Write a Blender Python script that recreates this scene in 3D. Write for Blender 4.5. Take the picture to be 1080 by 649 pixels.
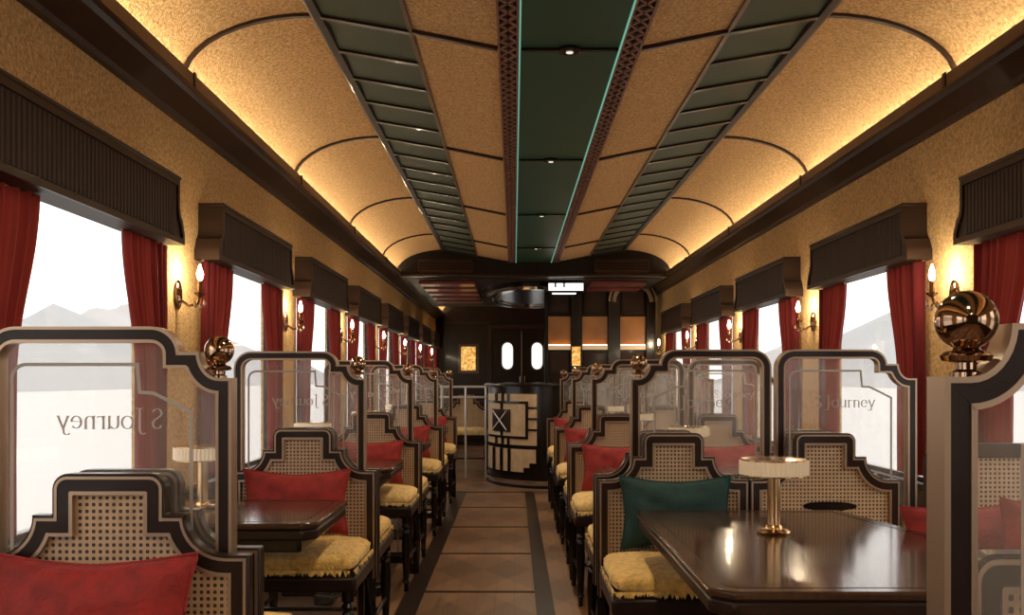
import bpy, bmesh, math, random
from math import pi, sin, cos, radians
from mathutils import Vector, Matrix, noise
random.seed(7)
for o in list(bpy.data.objects): bpy.data.objects.remove(o)
S = bpy.context.scene
COL = S.collection

# ------------------------------------------------------------ camera, world, exposure
F = 1050.0                       # focal length in pixels (frame 1080 x 649)
EYE = 1.15
cam_d = bpy.data.cameras.new('camera'); cam = bpy.data.objects.new('camera', cam_d); COL.objects.link(cam)
cam_d.sensor_width = 36; cam_d.lens = F/1080*36
cam_d.shift_y = 75.5/1080; cam_d.shift_x = -2/1080
cam_d.clip_start = .05; cam_d.clip_end = 2000
cam.location = (0, 0, EYE); cam.rotation_euler = (pi/2, 0, 0)
S.camera = cam
S.view_settings.view_transform = 'Standard'; S.view_settings.look = 'None'
S.view_settings.gamma = 1; S.view_settings.use_curve_mapping = False
S.view_settings.exposure = 0.1
W = bpy.data.worlds.new('sky'); S.world = W; W.use_nodes = True
bg = W.node_tree.nodes['Background']; bg.inputs[0].default_value = (1.0, .955, .91, 1); bg.inputs[1].default_value = 2.25
LED_COVE = 20.0; BULB = 330.0; LED_TEAL = .5; AMBER = 1.0; DOWN = 36

# ------------------------------------------------------------ materials
def mat(name, col, rough=.5, metal=0, bump=0, bscale=200, var=0, vscale=20, spec=.5, emit=None, estr=0, coat=0, sheen=0):
    m = bpy.data.materials.new(name); m.use_nodes = True
    nt = m.node_tree; b = nt.nodes['Principled BSDF']
    b.inputs['Base Color'].default_value = (*col, 1); b.inputs['Roughness'].default_value = rough
    b.inputs['Metallic'].default_value = metal; b.inputs['Specular IOR Level'].default_value = spec
    if coat: b.inputs['Coat Weight'].default_value = coat; b.inputs['Coat Roughness'].default_value = .08
    if sheen: b.inputs['Sheen Weight'].default_value = sheen; b.inputs['Sheen Roughness'].default_value = .4
    if emit: b.inputs['Emission Color'].default_value = (*emit, 1); b.inputs['Emission Strength'].default_value = estr
    if bump or var:
        tc = nt.nodes.new('ShaderNodeTexCoord')
    if var:
        n = nt.nodes.new('ShaderNodeTexNoise'); n.inputs['Scale'].default_value = vscale; n.inputs['Detail'].default_value = 4
        nt.links.new(tc.outputs['Object'], n.inputs['Vector'])
        r = nt.nodes.new('ShaderNodeMapRange'); r.inputs[1].default_value = .3; r.inputs[2].default_value = .7
        r.inputs[3].default_value = 1-var; r.inputs[4].default_value = 1+var
        nt.links.new(n.outputs[0], r.inputs[0])
        v = nt.nodes.new('ShaderNodeVectorMath'); v.operation = 'SCALE'; v.inputs[0].default_value = col
        nt.links.new(r.outputs[0], v.inputs['Scale']); nt.links.new(v.outputs[0], b.inputs['Base Color'])
    if bump:
        n2 = nt.nodes.new('ShaderNodeTexNoise'); n2.inputs['Scale'].default_value = bscale; n2.inputs['Detail'].default_value = 2
        nt.links.new(tc.outputs['Object'], n2.inputs['Vector'])
        bp = nt.nodes.new('ShaderNodeBump'); bp.inputs['Strength'].default_value = bump; bp.inputs['Distance'].default_value = .01
        nt.links.new(n2.outputs[0], bp.inputs['Height']); nt.links.new(bp.outputs[0], b.inputs['Normal'])
    return m

def emis(name, col, s):
    m = bpy.data.materials.new(name); m.use_nodes = True; nt = m.node_tree
    nt.nodes.remove(nt.nodes['Principled BSDF'])
    e = nt.nodes.new('ShaderNodeEmission'); e.inputs[0].default_value = (*col, 1); e.inputs[1].default_value = s
    nt.links.new(e.outputs[0], nt.nodes['Material Output'].inputs[0]); return m

def glass(name, haze, gloss=.06, tint=(1, 1, 1), hcol=(.85, .83, .8)):
    m = bpy.data.materials.new(name); m.use_nodes = True; nt = m.node_tree
    nt.nodes.remove(nt.nodes['Principled BSDF'])
    t = nt.nodes.new('ShaderNodeBsdfTransparent'); t.inputs[0].default_value = (*tint, 1)
    g = nt.nodes.new('ShaderNodeBsdfGlossy'); g.inputs['Roughness'].default_value = .02
    lw = nt.nodes.new('ShaderNodeLayerWeight'); lw.inputs[0].default_value = .5
    pw = nt.nodes.new('ShaderNodeMath'); pw.operation = 'POWER'; pw.inputs[1].default_value = 5; nt.links.new(lw.outputs['Facing'], pw.inputs[0])
    f = nt.nodes.new('ShaderNodeMath'); f.operation = 'MULTIPLY_ADD'; f.inputs[1].default_value = .5; f.inputs[2].default_value = .02
    nt.links.new(pw.outputs[0], f.inputs[0])
    mx = nt.nodes.new('ShaderNodeMixShader')
    nt.links.new(f.outputs[0], mx.inputs[0]); nt.links.new(t.outputs[0], mx.inputs[1]); nt.links.new(g.outputs[0], mx.inputs[2])
    out = mx
    if haze:
        d = nt.nodes.new('ShaderNodeBsdfTranslucent'); d.inputs[0].default_value = (*hcol, 1)
        d2 = nt.nodes.new('ShaderNodeBsdfDiffuse'); d2.inputs[0].default_value = (*hcol, 1)
        ad = nt.nodes.new('ShaderNodeMixShader'); ad.inputs[0].default_value = .5
        nt.links.new(d.outputs[0], ad.inputs[1]); nt.links.new(d2.outputs[0], ad.inputs[2])
        m2 = nt.nodes.new('ShaderNodeMixShader'); m2.inputs[0].default_value = haze
        nt.links.new(mx.outputs[0], m2.inputs[1]); nt.links.new(ad.outputs[0], m2.inputs[2]); out = m2
    nt.links.new(out.outputs[0], nt.nodes['Material Output'].inputs[0]); return m

class NB:                                        # tiny node-math helper
    def __init__(s, m): s.nt = m.node_tree; s.b = s.nt.nodes['Principled BSDF']
    def m(s, op, a, b=None, c=None):
        n = s.nt.nodes.new('ShaderNodeMath'); n.operation = op
        for i, v in enumerate((a, b, c)):
            if v is None: continue
            if isinstance(v, (int, float)): n.inputs[i].default_value = v
            else: s.nt.links.new(v, n.inputs[i])
        return n.outputs[0]
    def coords(s):
        tc = s.nt.nodes.new('ShaderNodeTexCoord'); sp = s.nt.nodes.new('ShaderNodeSeparateXYZ')
        s.nt.links.new(tc.outputs['Object'], sp.inputs[0]); s.tc = tc; return sp.outputs
    def noise(s, scale, detail=4, vec=None):
        n = s.nt.nodes.new('ShaderNodeTexNoise'); n.inputs['Scale'].default_value = scale; n.inputs['Detail'].default_value = detail
        s.nt.links.new(vec or s.tc.outputs['Object'], n.inputs['Vector']); return n.outputs[0]
    def mix(s, f, a, b):
        n = s.nt.nodes.new('ShaderNodeMix'); n.data_type = 'RGBA'
        if isinstance(f, (int, float)): n.inputs[0].default_value = f
        else: s.nt.links.new(f, n.inputs[0])
        for k, v in ((6, a), (7, b)):
            if isinstance(v, tuple): n.inputs[k].default_value = (*v, 1)
            else: s.nt.links.new(v, n.inputs[k])
        return n.outputs[2]
    def col(s, o): s.nt.links.new(o, s.b.inputs['Base Color'])
    def bump(s, h, st=.4, d=.004):
        bp = s.nt.nodes.new('ShaderNodeBump'); bp.inputs['Strength'].default_value = st; bp.inputs['Distance'].default_value = d
        s.nt.links.new(h, bp.inputs['Height']); s.nt.links.new(bp.outputs[0], s.b.inputs['Normal'])

def cane_mat():
    m = mat('woven_cane', (.62, .47, .3), .6); n = NB(m); x, y, z = n.coords()
    p = .0140
    fx = n.m('ABSOLUTE', n.m('SUBTRACT', n.m('FRACT', n.m('DIVIDE', x, p)), .5))
    fz = n.m('ABSOLUTE', n.m('SUBTRACT', n.m('FRACT', n.m('DIVIDE', z, p)), .5))
    d = n.m('POWER', n.m('ADD', n.m('POWER', fx, 3), n.m('POWER', fz, 3)), 1/3)
    hole = n.m('LESS_THAN', d, .27)
    v = n.noise(60)
    base = n.mix(v, (.42, .275, .155), (.68, .48, .30))
    n.col(n.mix(hole, base, (.05, .028, .018))); n.bump(hole, .5, -.003)
    return m

def floor_mat():
    m = mat('parquet', (.2, .1, .05), .38); n = NB(m); x, y, z = n.coords()
    u = n.m('DIVIDE', n.m('ADD', x, .185), .59)               # -0.5..0.5 in the aisle field
    v = n.m('FRACT', n.m('DIVIDE', n.m('SUBTRACT', y, 10.15), 1.18))
    au = n.m('ABSOLUTE', u); av = n.m('ABSOLUTE', n.m('SUBTRACT', v, .5))
    tri = n.m('FRACT', n.m('MULTIPLY', n.m('ADD', au, av), 1.0))
    tri2 = n.m('FRACT', n.m('MULTIPLY', n.m('SUBTRACT', au, av), 1.0))
    a = n.m('GREATER_THAN', tri, .5); b2 = n.m('GREATER_THAN', tri2, .5)
    t = n.m('MULTIPLY', n.m('ADD', a, b2), .5)
    mp = n.nt.nodes.new('ShaderNodeMapping'); mp.inputs['Scale'].default_value = (14, 2.2, 1)
    n.nt.links.new(n.tc.outputs['Object'], mp.inputs[0])
    g = n.noise(3, 6, mp.outputs[0])
    t2 = n.m('ADD', n.m('MULTIPLY', t, .42), n.m('MULTIPLY', n.m('SUBTRACT', g, .12), .95))
    c = n.mix(t2, (.055, .026, .012), (.35, .19, .095))
    seam = n.m('LESS_THAN', n.m('ABSOLUTE', n.m('SUBTRACT', v, .5)), 0)   # none inside the fields
    px = n.m('LESS_THAN', n.m('FRACT', n.m('DIVIDE', x, .098)), .035)
    n.col(n.mix(n.m('MULTIPLY', px, .5), c, (.05, .025, .015)))
    n.nt.links.new(n.m('ADD', n.m('MULTIPLY', g, .25), .26), n.b.inputs['Roughness'])
    return m

def fabric_mat(name, c1, c2, sc=70, bump=.6):
    m = mat(name, c1, .85, spec=.2); n = NB(m); n.coords()
    a = n.noise(sc, 3); b2 = n.noise(sc*3, 2)
    t = n.m('MULTIPLY', n.m('ADD', a, b2), .5)
    r = n.m('MULTIPLY', n.m('SUBTRACT', t, .36), 3.6)
    n.col(n.mix(n.m('MINIMUM', n.m('MAXIMUM', r, 0), 1), c1, c2)); n.bump(t, bump, .012)
    return m

def wood_mat(name, c1, c2, rough=.3, sc=(3, 22, 3), coat=.08):
    m = mat(name, c1, rough, coat=coat, spec=.22); n = NB(m); n.coords()
    mp = n.nt.nodes.new('ShaderNodeMapping'); mp.inputs['Scale'].default_value = sc
    n.nt.links.new(n.tc.outputs['Object'], mp.inputs[0])
    g = n.noise(3, 6, mp.outputs[0])
    n.col(n.mix(g, c1, c2)); return m

M = {}
M['dark'] = wood_mat('dark_mahogany', (.014, .007, .005), (.034, .017, .011), .32)
M['black'] = mat('black_lacquer', (.010, .007, .006), .25, coat=.1, spec=.35)
M['brown'] = wood_mat('brown_cornice_wood', (.030, .015, .010), (.060, .031, .019), .4)
M['midbrown'] = wood_mat('lighter_brown_wood', (.11, .062, .034), (.19, .11, .06), .35)
M['pelmet'] = wood_mat('fluted_brown_wood', (.028, .016, .011), (.052, .030, .021), .5, coat=0)
M['table'] = wood_mat('polished_walnut', (.028, .013, .008), (.075, .036, .019), .17, (22, 3, 3), .25)
M['tan'] = fabric_mat('tan_woven_ceiling', (.44, .25, .10), (.95, .67, .37), 75, 1.0)
M['wall'] = fabric_mat('gold_wall_fabric', (.46, .28, .115), (.94, .65, .32), 70, .9)
M['brass'] = mat('polished_brass', (.62, .40, .2), .22, 1)
M['bronze'] = mat('bronze_ball', (.44, .29, .19), .10, 1)
M['trim'] = mat('satin_brass_trim', (.44, .31, .21), .36, .75)
M['chrome'] = mat('chrome', (.7, .68, .66), .15, 1)
M['green'] = mat('green_lacquer_ceiling', (.026, .085, .055), .38, spec=.3)
M['louver'] = mat('grey_green_louver', (.060, .088, .060), .55, .0, spec=.25)
M['fret'] = mat('fretwork_brown', (.24, .115, .085), .45)
M['fretback'] = mat('fretwork_shadow_board', (.02, .009, .009), .6)
M['red'] = mat('red_curtain_velvet', (.125, .004, .008), .85, sheen=.08, var=.15, vscale=9)
_nt = M['red'].node_tree; _t = _nt.nodes.new('ShaderNodeBsdfTranslucent'); _t.inputs[0].default_value = (.62, .07, .035, 1)
_m = _nt.nodes.new('ShaderNodeMixShader'); _m.inputs[0].default_value = .17
_nt.links.new(_nt.nodes['Principled BSDF'].outputs[0], _m.inputs[1]); _nt.links.new(_t.outputs[0], _m.inputs[2]); _nt.links.new(_m.outputs[0], _nt.nodes['Material Output'].inputs[0])
M['redpillow'] = mat('red_velvet_cushion', (.27, .012, .008), .75, sheen=.22, bump=.35, bscale=90, var=.25, vscale=25)
M['greenpillow'] = mat('dark_green_velvet_cushion', (.002, .034, .029), .75, sheen=.08, bump=.3, bscale=90, var=.2, vscale=25)
M['fur'] = mat('gold_plush', (.96, .62, .18), .9, bump=.9, bscale=160, var=.25, vscale=45, sheen=.4, spec=.1)
M['cream'] = mat('cream_plush', (.92, .65, .27), .9, bump=.6, bscale=120, var=.2, vscale=40)
M['cane'] = cane_mat()
M['floor'] = floor_mat()
M['strip'] = wood_mat('dark_floor_strip', (.018, .010, .007), (.04, .022, .014), .35)
M['pane'] = glass('window_glass', 0)
M['screen'] = glass('screen_glass', .09, hcol=(.95, .92, .88))
M['etch'] = mat('etched_line', (.48, .42, .36), .6)
M['bulb'] = emis('warm_bulb', (1, .80, .52), BULB)
M['led'] = emis('warm_led', (1, .79, .49), LED_COVE)
M['led_edge'] = emis('warm_led_edge', (1, .82, .55), LED_COVE*2.2)
M['teal'] = emis('teal_led', (.32, .75, .56), LED_TEAL)
M['spot'] = emis('downlight_lens', (1, .9, .75), .9)
M['lampshade'] = mat('ivory_fluted_shade', (.72, .6, .44), .5, emit=(1, .74, .45), estr=.12)
M['palemetal'] = mat('pale_metal', (.75, .70, .66), .35, .4)
M['matteblack'] = mat('matte_black_board', (.010, .007, .006), .55, spec=.2)
M['white'] = emis('daylit_frosted_glass', (1, .97, .92), 1.0)
M['sign'] = emis('sign_light', (1, .97, .92), 1.6)
M['redslat'] = mat('red_lacquer_slat', (.20, .024, .024), .45, coat=.3)
M['ivorypanel'] = mat('ivory_counter_panel', (.60, .43, .25), .45, var=.15, vscale=12)
M['snow'] = mat('pale_ground', (.5, .5, .49), .9)
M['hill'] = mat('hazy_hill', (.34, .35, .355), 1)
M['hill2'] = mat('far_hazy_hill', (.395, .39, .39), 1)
M['grass'] = mat('roadside_grass', (.45, .52, .25), .9, var=.4, vscale=8)

def amber_mat(name, c1, c2, s, sc, vertical=False):
    m = bpy.data.materials.new(name); m.use_nodes = True; n = NB(m); x, y, z = n.coords()
    t = n.noise(sc, 3)
    r = n.m('MINIMUM', n.m('MAXIMUM', n.m('MULTIPLY', n.m('SUBTRACT', t, .35), 3.2), 0), 1)
    c = n.mix(r, c1, c2); n.col(n.mix(.8, (0, 0, 0), c))
    n.nt.links.new(c, n.b.inputs['Emission Color']); n.b.inputs['Emission Strength'].default_value = s
    n.b.inputs['Roughness'].default_value = .3; return m
M['amber'] = amber_mat('amber_backlit_panel', (.25, .09, .025), (.38, .15, .04), AMBER*.22, 3)
M['shelf'] = mat('glowing_shelf', (.7, .5, .33), .4, emit=(1, .7, .4), estr=.3)  # pale shelf with the light on it put in as its own glow
M['led2'] = emis('shelf_led', (1, .6, .25), 11)
M['amberglass'] = amber_mat('amber_mosaic_glass', (.45, .17, .02), (1.0, .62, .18), AMBER, 26)

# ------------------------------------------------------------ mesh builder
class MB:
    def __init__(s): s.v = []; s.f = []
    def add(s, vs, fs):
        k = len(s.v); s.v += [tuple(v) for v in vs]; s.f += [tuple(i+k for i in f) for f in fs]; return s
    def box(s, x0, x1, y0, y1, z0, z1):
        vs = [(x, y, z) for x in (x0, x1) for y in (y0, y1) for z in (z0, z1)]
        return s.add(vs, [(0, 1, 3, 2), (4, 6, 7, 5), (0, 4, 5, 1), (2, 3, 7, 6), (0, 2, 6, 4), (1, 5, 7, 3)])
    def prism(s, poly, fn, a, b):
        """extrude 2-D polygon; fn(p, q, t) -> 3-D point"""
        n = len(poly); vs = [fn(p, q, a) for p, q in poly] + [fn(p, q, b) for p, q in poly]
        fs = [tuple(range(n))[::-1], tuple(range(n, 2*n))] + [(i, (i+1) % n, n+(i+1) % n, n+i) for i in range(n)]
        return s.add(vs, fs)
    def lathe(s, prof, c=(0, 0, 0), n=24, axis='z'):
        vs = []; fs = []
        for r, h in prof:
            for i in range(n):
                a = 2*pi*i/n
                p = (r*cos(a), r*sin(a), h) if axis == 'z' else ((h, r*cos(a), r*sin(a)) if axis == 'x' else (r*cos(a), h, r*sin(a)))
                vs.append((p[0]+c[0], p[1]+c[1], p[2]+c[2]))
        for j in range(len(prof)-1):
            for i in range(n): fs.append((j*n+i, j*n+(i+1) % n, (j+1)*n+(i+1) % n, (j+1)*n+i))
        fs.append(tuple(range(n))[::-1]); fs.append(tuple(range((len(prof)-1)*n, len(prof)*n)))
        return s.add(vs, fs)
    def tube(s, pts, r, n=8):
        pts = [Vector(p) for p in pts]; vs = []; fs = []
        rs = r if isinstance(r, (list, tuple)) else [r]*len(pts)
        for i, p in enumerate(pts):
            d = (pts[min(i+1, len(pts)-1)]-pts[max(i-1, 0)]).normalized()
            u = d.cross(Vector((0, 0, 1)));
            if u.length < 1e-3: u = d.cross(Vector((1, 0, 0)))
            u.normalize(); w = d.cross(u)
            for k in range(n):
                a = 2*pi*k/n; vs.append(p+(u*cos(a)+w*sin(a))*rs[i])
        for i in range(len(pts)-1):
            for k in range(n): fs.append((i*n+k, i*n+(k+1) % n, (i+1)*n+(k+1) % n, (i+1)*n+k))
        fs.append(tuple(range(n))[::-1]); fs.append(tuple(range((len(pts)-1)*n, len(pts)*n)))
        return s.add(vs, fs)
    def sphere(s, c, r, n=24, m=16):
        sx, sy, sz = r if isinstance(r, tuple) else (r, r, r)
        vs = [(c[0], c[1], c[2]-sz)]; fs = []
        for j in range(1, m):
            b = -pi/2+pi*j/m
            for i in range(n): a = 2*pi*i/n; vs.append((c[0]+sx*cos(b)*cos(a), c[1]+sy*cos(b)*sin(a), c[2]+sz*sin(b)))
        vs.append((c[0], c[1], c[2]+sz)); L = len(vs)-1
        for i in range(n):
            fs.append((0, 1+(i+1) % n, 1+i)); fs.append((L, L-n+i, L-n+(i+1) % n))
        for j in range(m-2):
            for i in range(n): a = 1+j*n+i; b = 1+j*n+(i+1) % n; fs.append((a, b, b+n, a+n))
        return s.add(vs, fs)
    def band(s, path, a, b, y0, y1, closed=False, fn=None):
        """bar swept along a 2-D path, from offset a to offset b (to the right), thickness y0..y1"""
        fn = fn or (lambda p, q, t: (p, t, q))
        A = offset(path, a, closed); B = offset(path, b, closed); n = len(path); vs = []; fs = []
        for i in range(n):
            vs += [fn(*A[i], y0), fn(*B[i], y0), fn(*B[i], y1), fn(*A[i], y1)]
        for i in range(n if closed else n-1):
            j = (i+1) % n
            for k in range(4): fs.append((i*4+k, i*4+(k+1) % 4, j*4+(k+1) % 4, j*4+k))
        if not closed: fs.append((3, 2, 1, 0)); e = (n-1)*4; fs.append((e, e+1, e+2, e+3))
        return s.add(vs, fs)
    def band2(s, A, B, y0, y1):
        n = len(A); vs = []; fs = []
        for i in range(n): vs += [(A[i][0], y0, A[i][1]), (B[i][0], y0, B[i][1]), (B[i][0], y1, B[i][1]), (A[i][0], y1, A[i][1])]
        for i in range(n-1):
            for k in range(4): fs.append((i*4+k, i*4+(k+1) % 4, i*4+4+(k+1) % 4, i*4+4+k))
        fs.append((3, 2, 1, 0)); e = (n-1)*4; fs.append((e, e+1, e+2, e+3))
        return s.add(vs, fs)
    def build(s, name, m, parent=None, smooth=30, bevel=0, loc=None):
        me = bpy.data.meshes.new(name); me.from_pydata(s.v, [], s.f); me.update()
        bm = bmesh.new(); bm.from_mesh(me); bmesh.ops.recalc_face_normals(bm, faces=bm.faces)
        big = [f for f in bm.faces if len(f.verts) > 4]
        if big: bmesh.ops.triangulate(bm, faces=big)
        bm.to_mesh(me); bm.free()
        if smooth:
            me.polygons.foreach_set('use_smooth', [True]*len(me.polygons)); me.set_sharp_from_angle(angle=radians(smooth))
        me.materials.append(m)
        o = bpy.data.objects.new(name, me); COL.objects.link(o)
        if parent: o.parent = parent
        if loc: o.location = loc
        if bevel:
            md = o.modifiers.new('bevel', 'BEVEL'); md.width = bevel; md.segments = 2; md.limit_method = 'ANGLE'; md.angle_limit = radians(40)
        return o

def offset(path, d, closed=False):
    n = len(path); out = []
    for i in range(n):
        p = path[i]
        a = path[i-1] if (i or closed) else None; b = path[(i+1) % n] if (i < n-1 or closed) else None
        ns = []
        for q0, q1 in ((a, p), (p, b)):
            if q0 is None or q1 is None: continue
            dx, dy = q1[0]-q0[0], q1[1]-q0[1]; l = math.hypot(dx, dy) or 1e-9
            ns.append((dy/l, -dx/l))
        if len(ns) == 1: nx, ny = ns[0]
        else:
            nx, ny = ns[0][0]+ns[1][0], ns[0][1]+ns[1][1]; k = nx*ns[0][0]+ny*ns[0][1]
            if k < .2: k = .2
            nx, ny = nx/k, ny/k
        out.append((p[0]+nx*d, p[1]+ny*d))
    return out
def arc(cx, cz, rx, rz, a0, a1, n=8):
    return [(cx+rx*cos(radians(a0+(a1-a0)*i/n)), cz+rz*sin(radians(a0+(a1-a0)*i/n))) for i in range(n+1)]

def tag(o, label=None, cat=None, group=None, kind=None):
    if label: o['label'] = label
    if cat: o['category'] = cat
    if group: o['group'] = group
    if kind: o['kind'] = kind
    return o
def empty(name, loc=(0, 0, 0), rz=0):
    o = bpy.data.objects.new(name, None); COL.objects.link(o); o.location = loc; o.rotation_euler = (0, 0, rz)
    o.empty_display_size = .1; return o
def copy_tree(o, parent=None):
    c = o.copy(); COL.objects.link(c)
    if parent: c.parent = parent
    for ch in list(o.children): copy_tree(ch, c)
    return c
used = set()
def place(proto, loc, rz=0):
    """first call uses the prototype itself, later calls copies"""
    if proto.name in used: o = copy_tree(proto)
    else: o = proto; used.add(proto.name)
    o.location = loc; o.rotation_euler = (0, 0, rz); return o
ORD = ['first', 'second', 'third', 'fourth', 'fifth', 'sixth', 'seventh', 'eighth', 'ninth']

# ------------------------------------------------------------ the carriage shell
P = .0018*F                                   # bay length
CX = .21; HW = 1.57; XL, XR = CX-HW, CX+HW    # walls at -1.36 and 1.78
Y0, Y1 = -3.2, 17.3
PIL = [F/261.7+P*k for k in range(-4, 8)]     # pillar centres
WIN = [p+P/2 for p in PIL[:-1]]               # window centres
WH = .63                           # half opening
ZS, ZT = .70, 1.72                            # sill and head
HEAD = F/99.0                                 # bulkhead
BAR = 11.95

fl = MB().box(XL-.05, XR+.05, Y0, Y1, -.06, 0).build('floor', M['floor']); tag(fl, kind='structure')
for x0, x1 in ((-.582, -.48), (.111, .203)):
    MB().box(x0, x1, Y0, F/104, 0, .003).build('border_strip', M['strip'], fl)
for k in range(-2, 9):
    y = F/104 - 1.18*k
    MB().box(-.48, .111, y-.018, y+.018, 0, .003).build('cross_strip', M['strip'], fl)
MB().box(XL+.02, XR-.02, F/104+.02, F/104+.07, 0, .003).build('cross_strip', M['strip'], fl)

def wall(side, x0, x1):
    inner = x1 if side == 'left' else x0
    nwin = [w for w in WIN if (w < Y1-.6 if side == 'left' else w < BAR-.8)]
    m = MB(); segs = []; y = Y0
    for w in nwin:
        segs.append((y, w-WH)); y = w+WH
    segs.append((y, Y1))
    m.box(x0, x1, Y0, Y1, ZT, 2.34)
    for a, b in segs: m.box(x0, x1, a, b, ZS, ZT)
    w_ = m.build('wall_'+side, M['wall']); tag(w_, kind='structure')
    s = 1 if side == 'left' else -1
    wm = MB()
    wm.box(min(inner-s*.06, inner), max(inner-s*.06, inner), Y0, Y1, 0, ZS-.03)
    ti = 5 if side == 'left' else 8
    tag(wm.build('trim_%d' % ti, M['dark']), kind='structure')
    pm = MB()
    for p in PIL:
        for dy in (-.62, .62, 0):
            a, b = sorted((inner, inner+s*.012)); pm.box(a, b, p+dy-.25, p+dy+.25, .16, .58)
    tag(pm.build('trim_%d' % (ti+1), M['brown'], bevel=.006), kind='structure')
    a, b = sorted((inner-s*.055, inner+s*.035)); tag(MB().box(a, b, Y0, Y1, ZS-.029, ZS).build('trim_%d' % (ti+2), M['dark'], bevel=.006), kind='structure')
    a, b = sorted((inner, inner+s*.02)); MB().box(a, b, Y0, Y1, 0, .12).build('baseboard_'+side, M['dark'], bevel=.004)
    tag(bpy.data.objects['baseboard_'+side], kind='structure')
    return nwin
wins = {'left': wall('left', XL-.06, XL), 'right': wall('right', XR, XR+.06)}
nw = 0
for side in ('left', 'right'):
    s = 1 if side == 'left' else -1; xi = (XL if s > 0 else XR)-s*.025
    for w in wins[side]:
        nw += 1
        m = MB()
        for a, b, c, d in ((w-WH, w-WH+.02, ZS, ZT), (w+WH-.02, w+WH, ZS, ZT), (w-WH+.02, w+WH-.02, ZS, ZS+.02), (w-WH+.02, w+WH-.02, ZT-.02, ZT)):
            m.box(xi-.018, xi+.018, a, b, c, d)
        f = m.build('window_%d' % nw, M['dark'], bevel=.004); tag(f, kind='structure')
        MB().box(xi-.003, xi+.003, w-WH+.021, w+WH-.021, ZS+.021, ZT-.021).build('pane', M['pane'], f)

# end wall, rear wall
ew = MB().box(XL-.18, XR+.18, Y1, Y1+.1, 0, 2.75).build('wall_end', M['dark']); tag(ew, kind='structure')
for x0, x1 in ((-1.24, -.43), (.85, 1.65)):
    fr = [(x0, .75), (x0, 2.15), (x1, 2.15), (x1, .75)]
    MB().band(fr, 0, .035, Y1-.02, Y1, True).build('panel_moulding', M['brown'], ew)
    MB().box(x0, x1, Y1-.015, Y1, .2, .68).build('lower_panel', M['brown'], ew, bevel=.006)
rw = MB().box(XL-.18, XR+.18, Y0-.1, Y0, 0, 2.75).build('wall_rear', M['brown']); tag(rw, kind='structure')

# ceiling cross-section (right half, relative to CX)
def sec(half):
    return [(half*x, z) for x, z in half_pts]
cove_pts = [(.96+.50*cos(radians(t)), 2.285+.243*sin(radians(t))) for t in range(0, 91, 9)]
ce = MB()
def strip_surface(pts, y0, y1, th=.02):
    m = MB()
    for sgn in (-1, 1):
        n = len(pts); vs = []; fs = []
        for x, z in pts: vs += [(CX+sgn*x, y0, z), (CX+sgn*x, y1, z)]
        for x, z in pts: vs += [(CX+sgn*x, y0, z+th), (CX+sgn*x, y1, z+th)]
        for i in range(n-1):
            fs.append((2*i, 2*i+1, 2*i+3, 2*i+2)); k = 2*n; fs.append((k+2*i, k+2*i+1, k+2*i+3, k+2*i+2))
        for e in (0, n-1): fs.append((2*e, 2*e+1, 2*n+2*e+1, 2*n+2*e))
        m.add(vs, fs)
    return m
ceil_m = strip_surface(cove_pts, Y0, Y1)
p2 = [(.60, 2.468), (.27, 2.402)]
c2 = strip_surface(p2, Y0, Y1); ceil_m.add(c2.v, c2.f)
ceil_m.box(XL-.18, XR+.18, Y0, Y1, 2.70, 2.75)
ceil_o = ceil_m.build('ceiling', M['tan']); tag(ceil_o, kind='structure')
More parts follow.
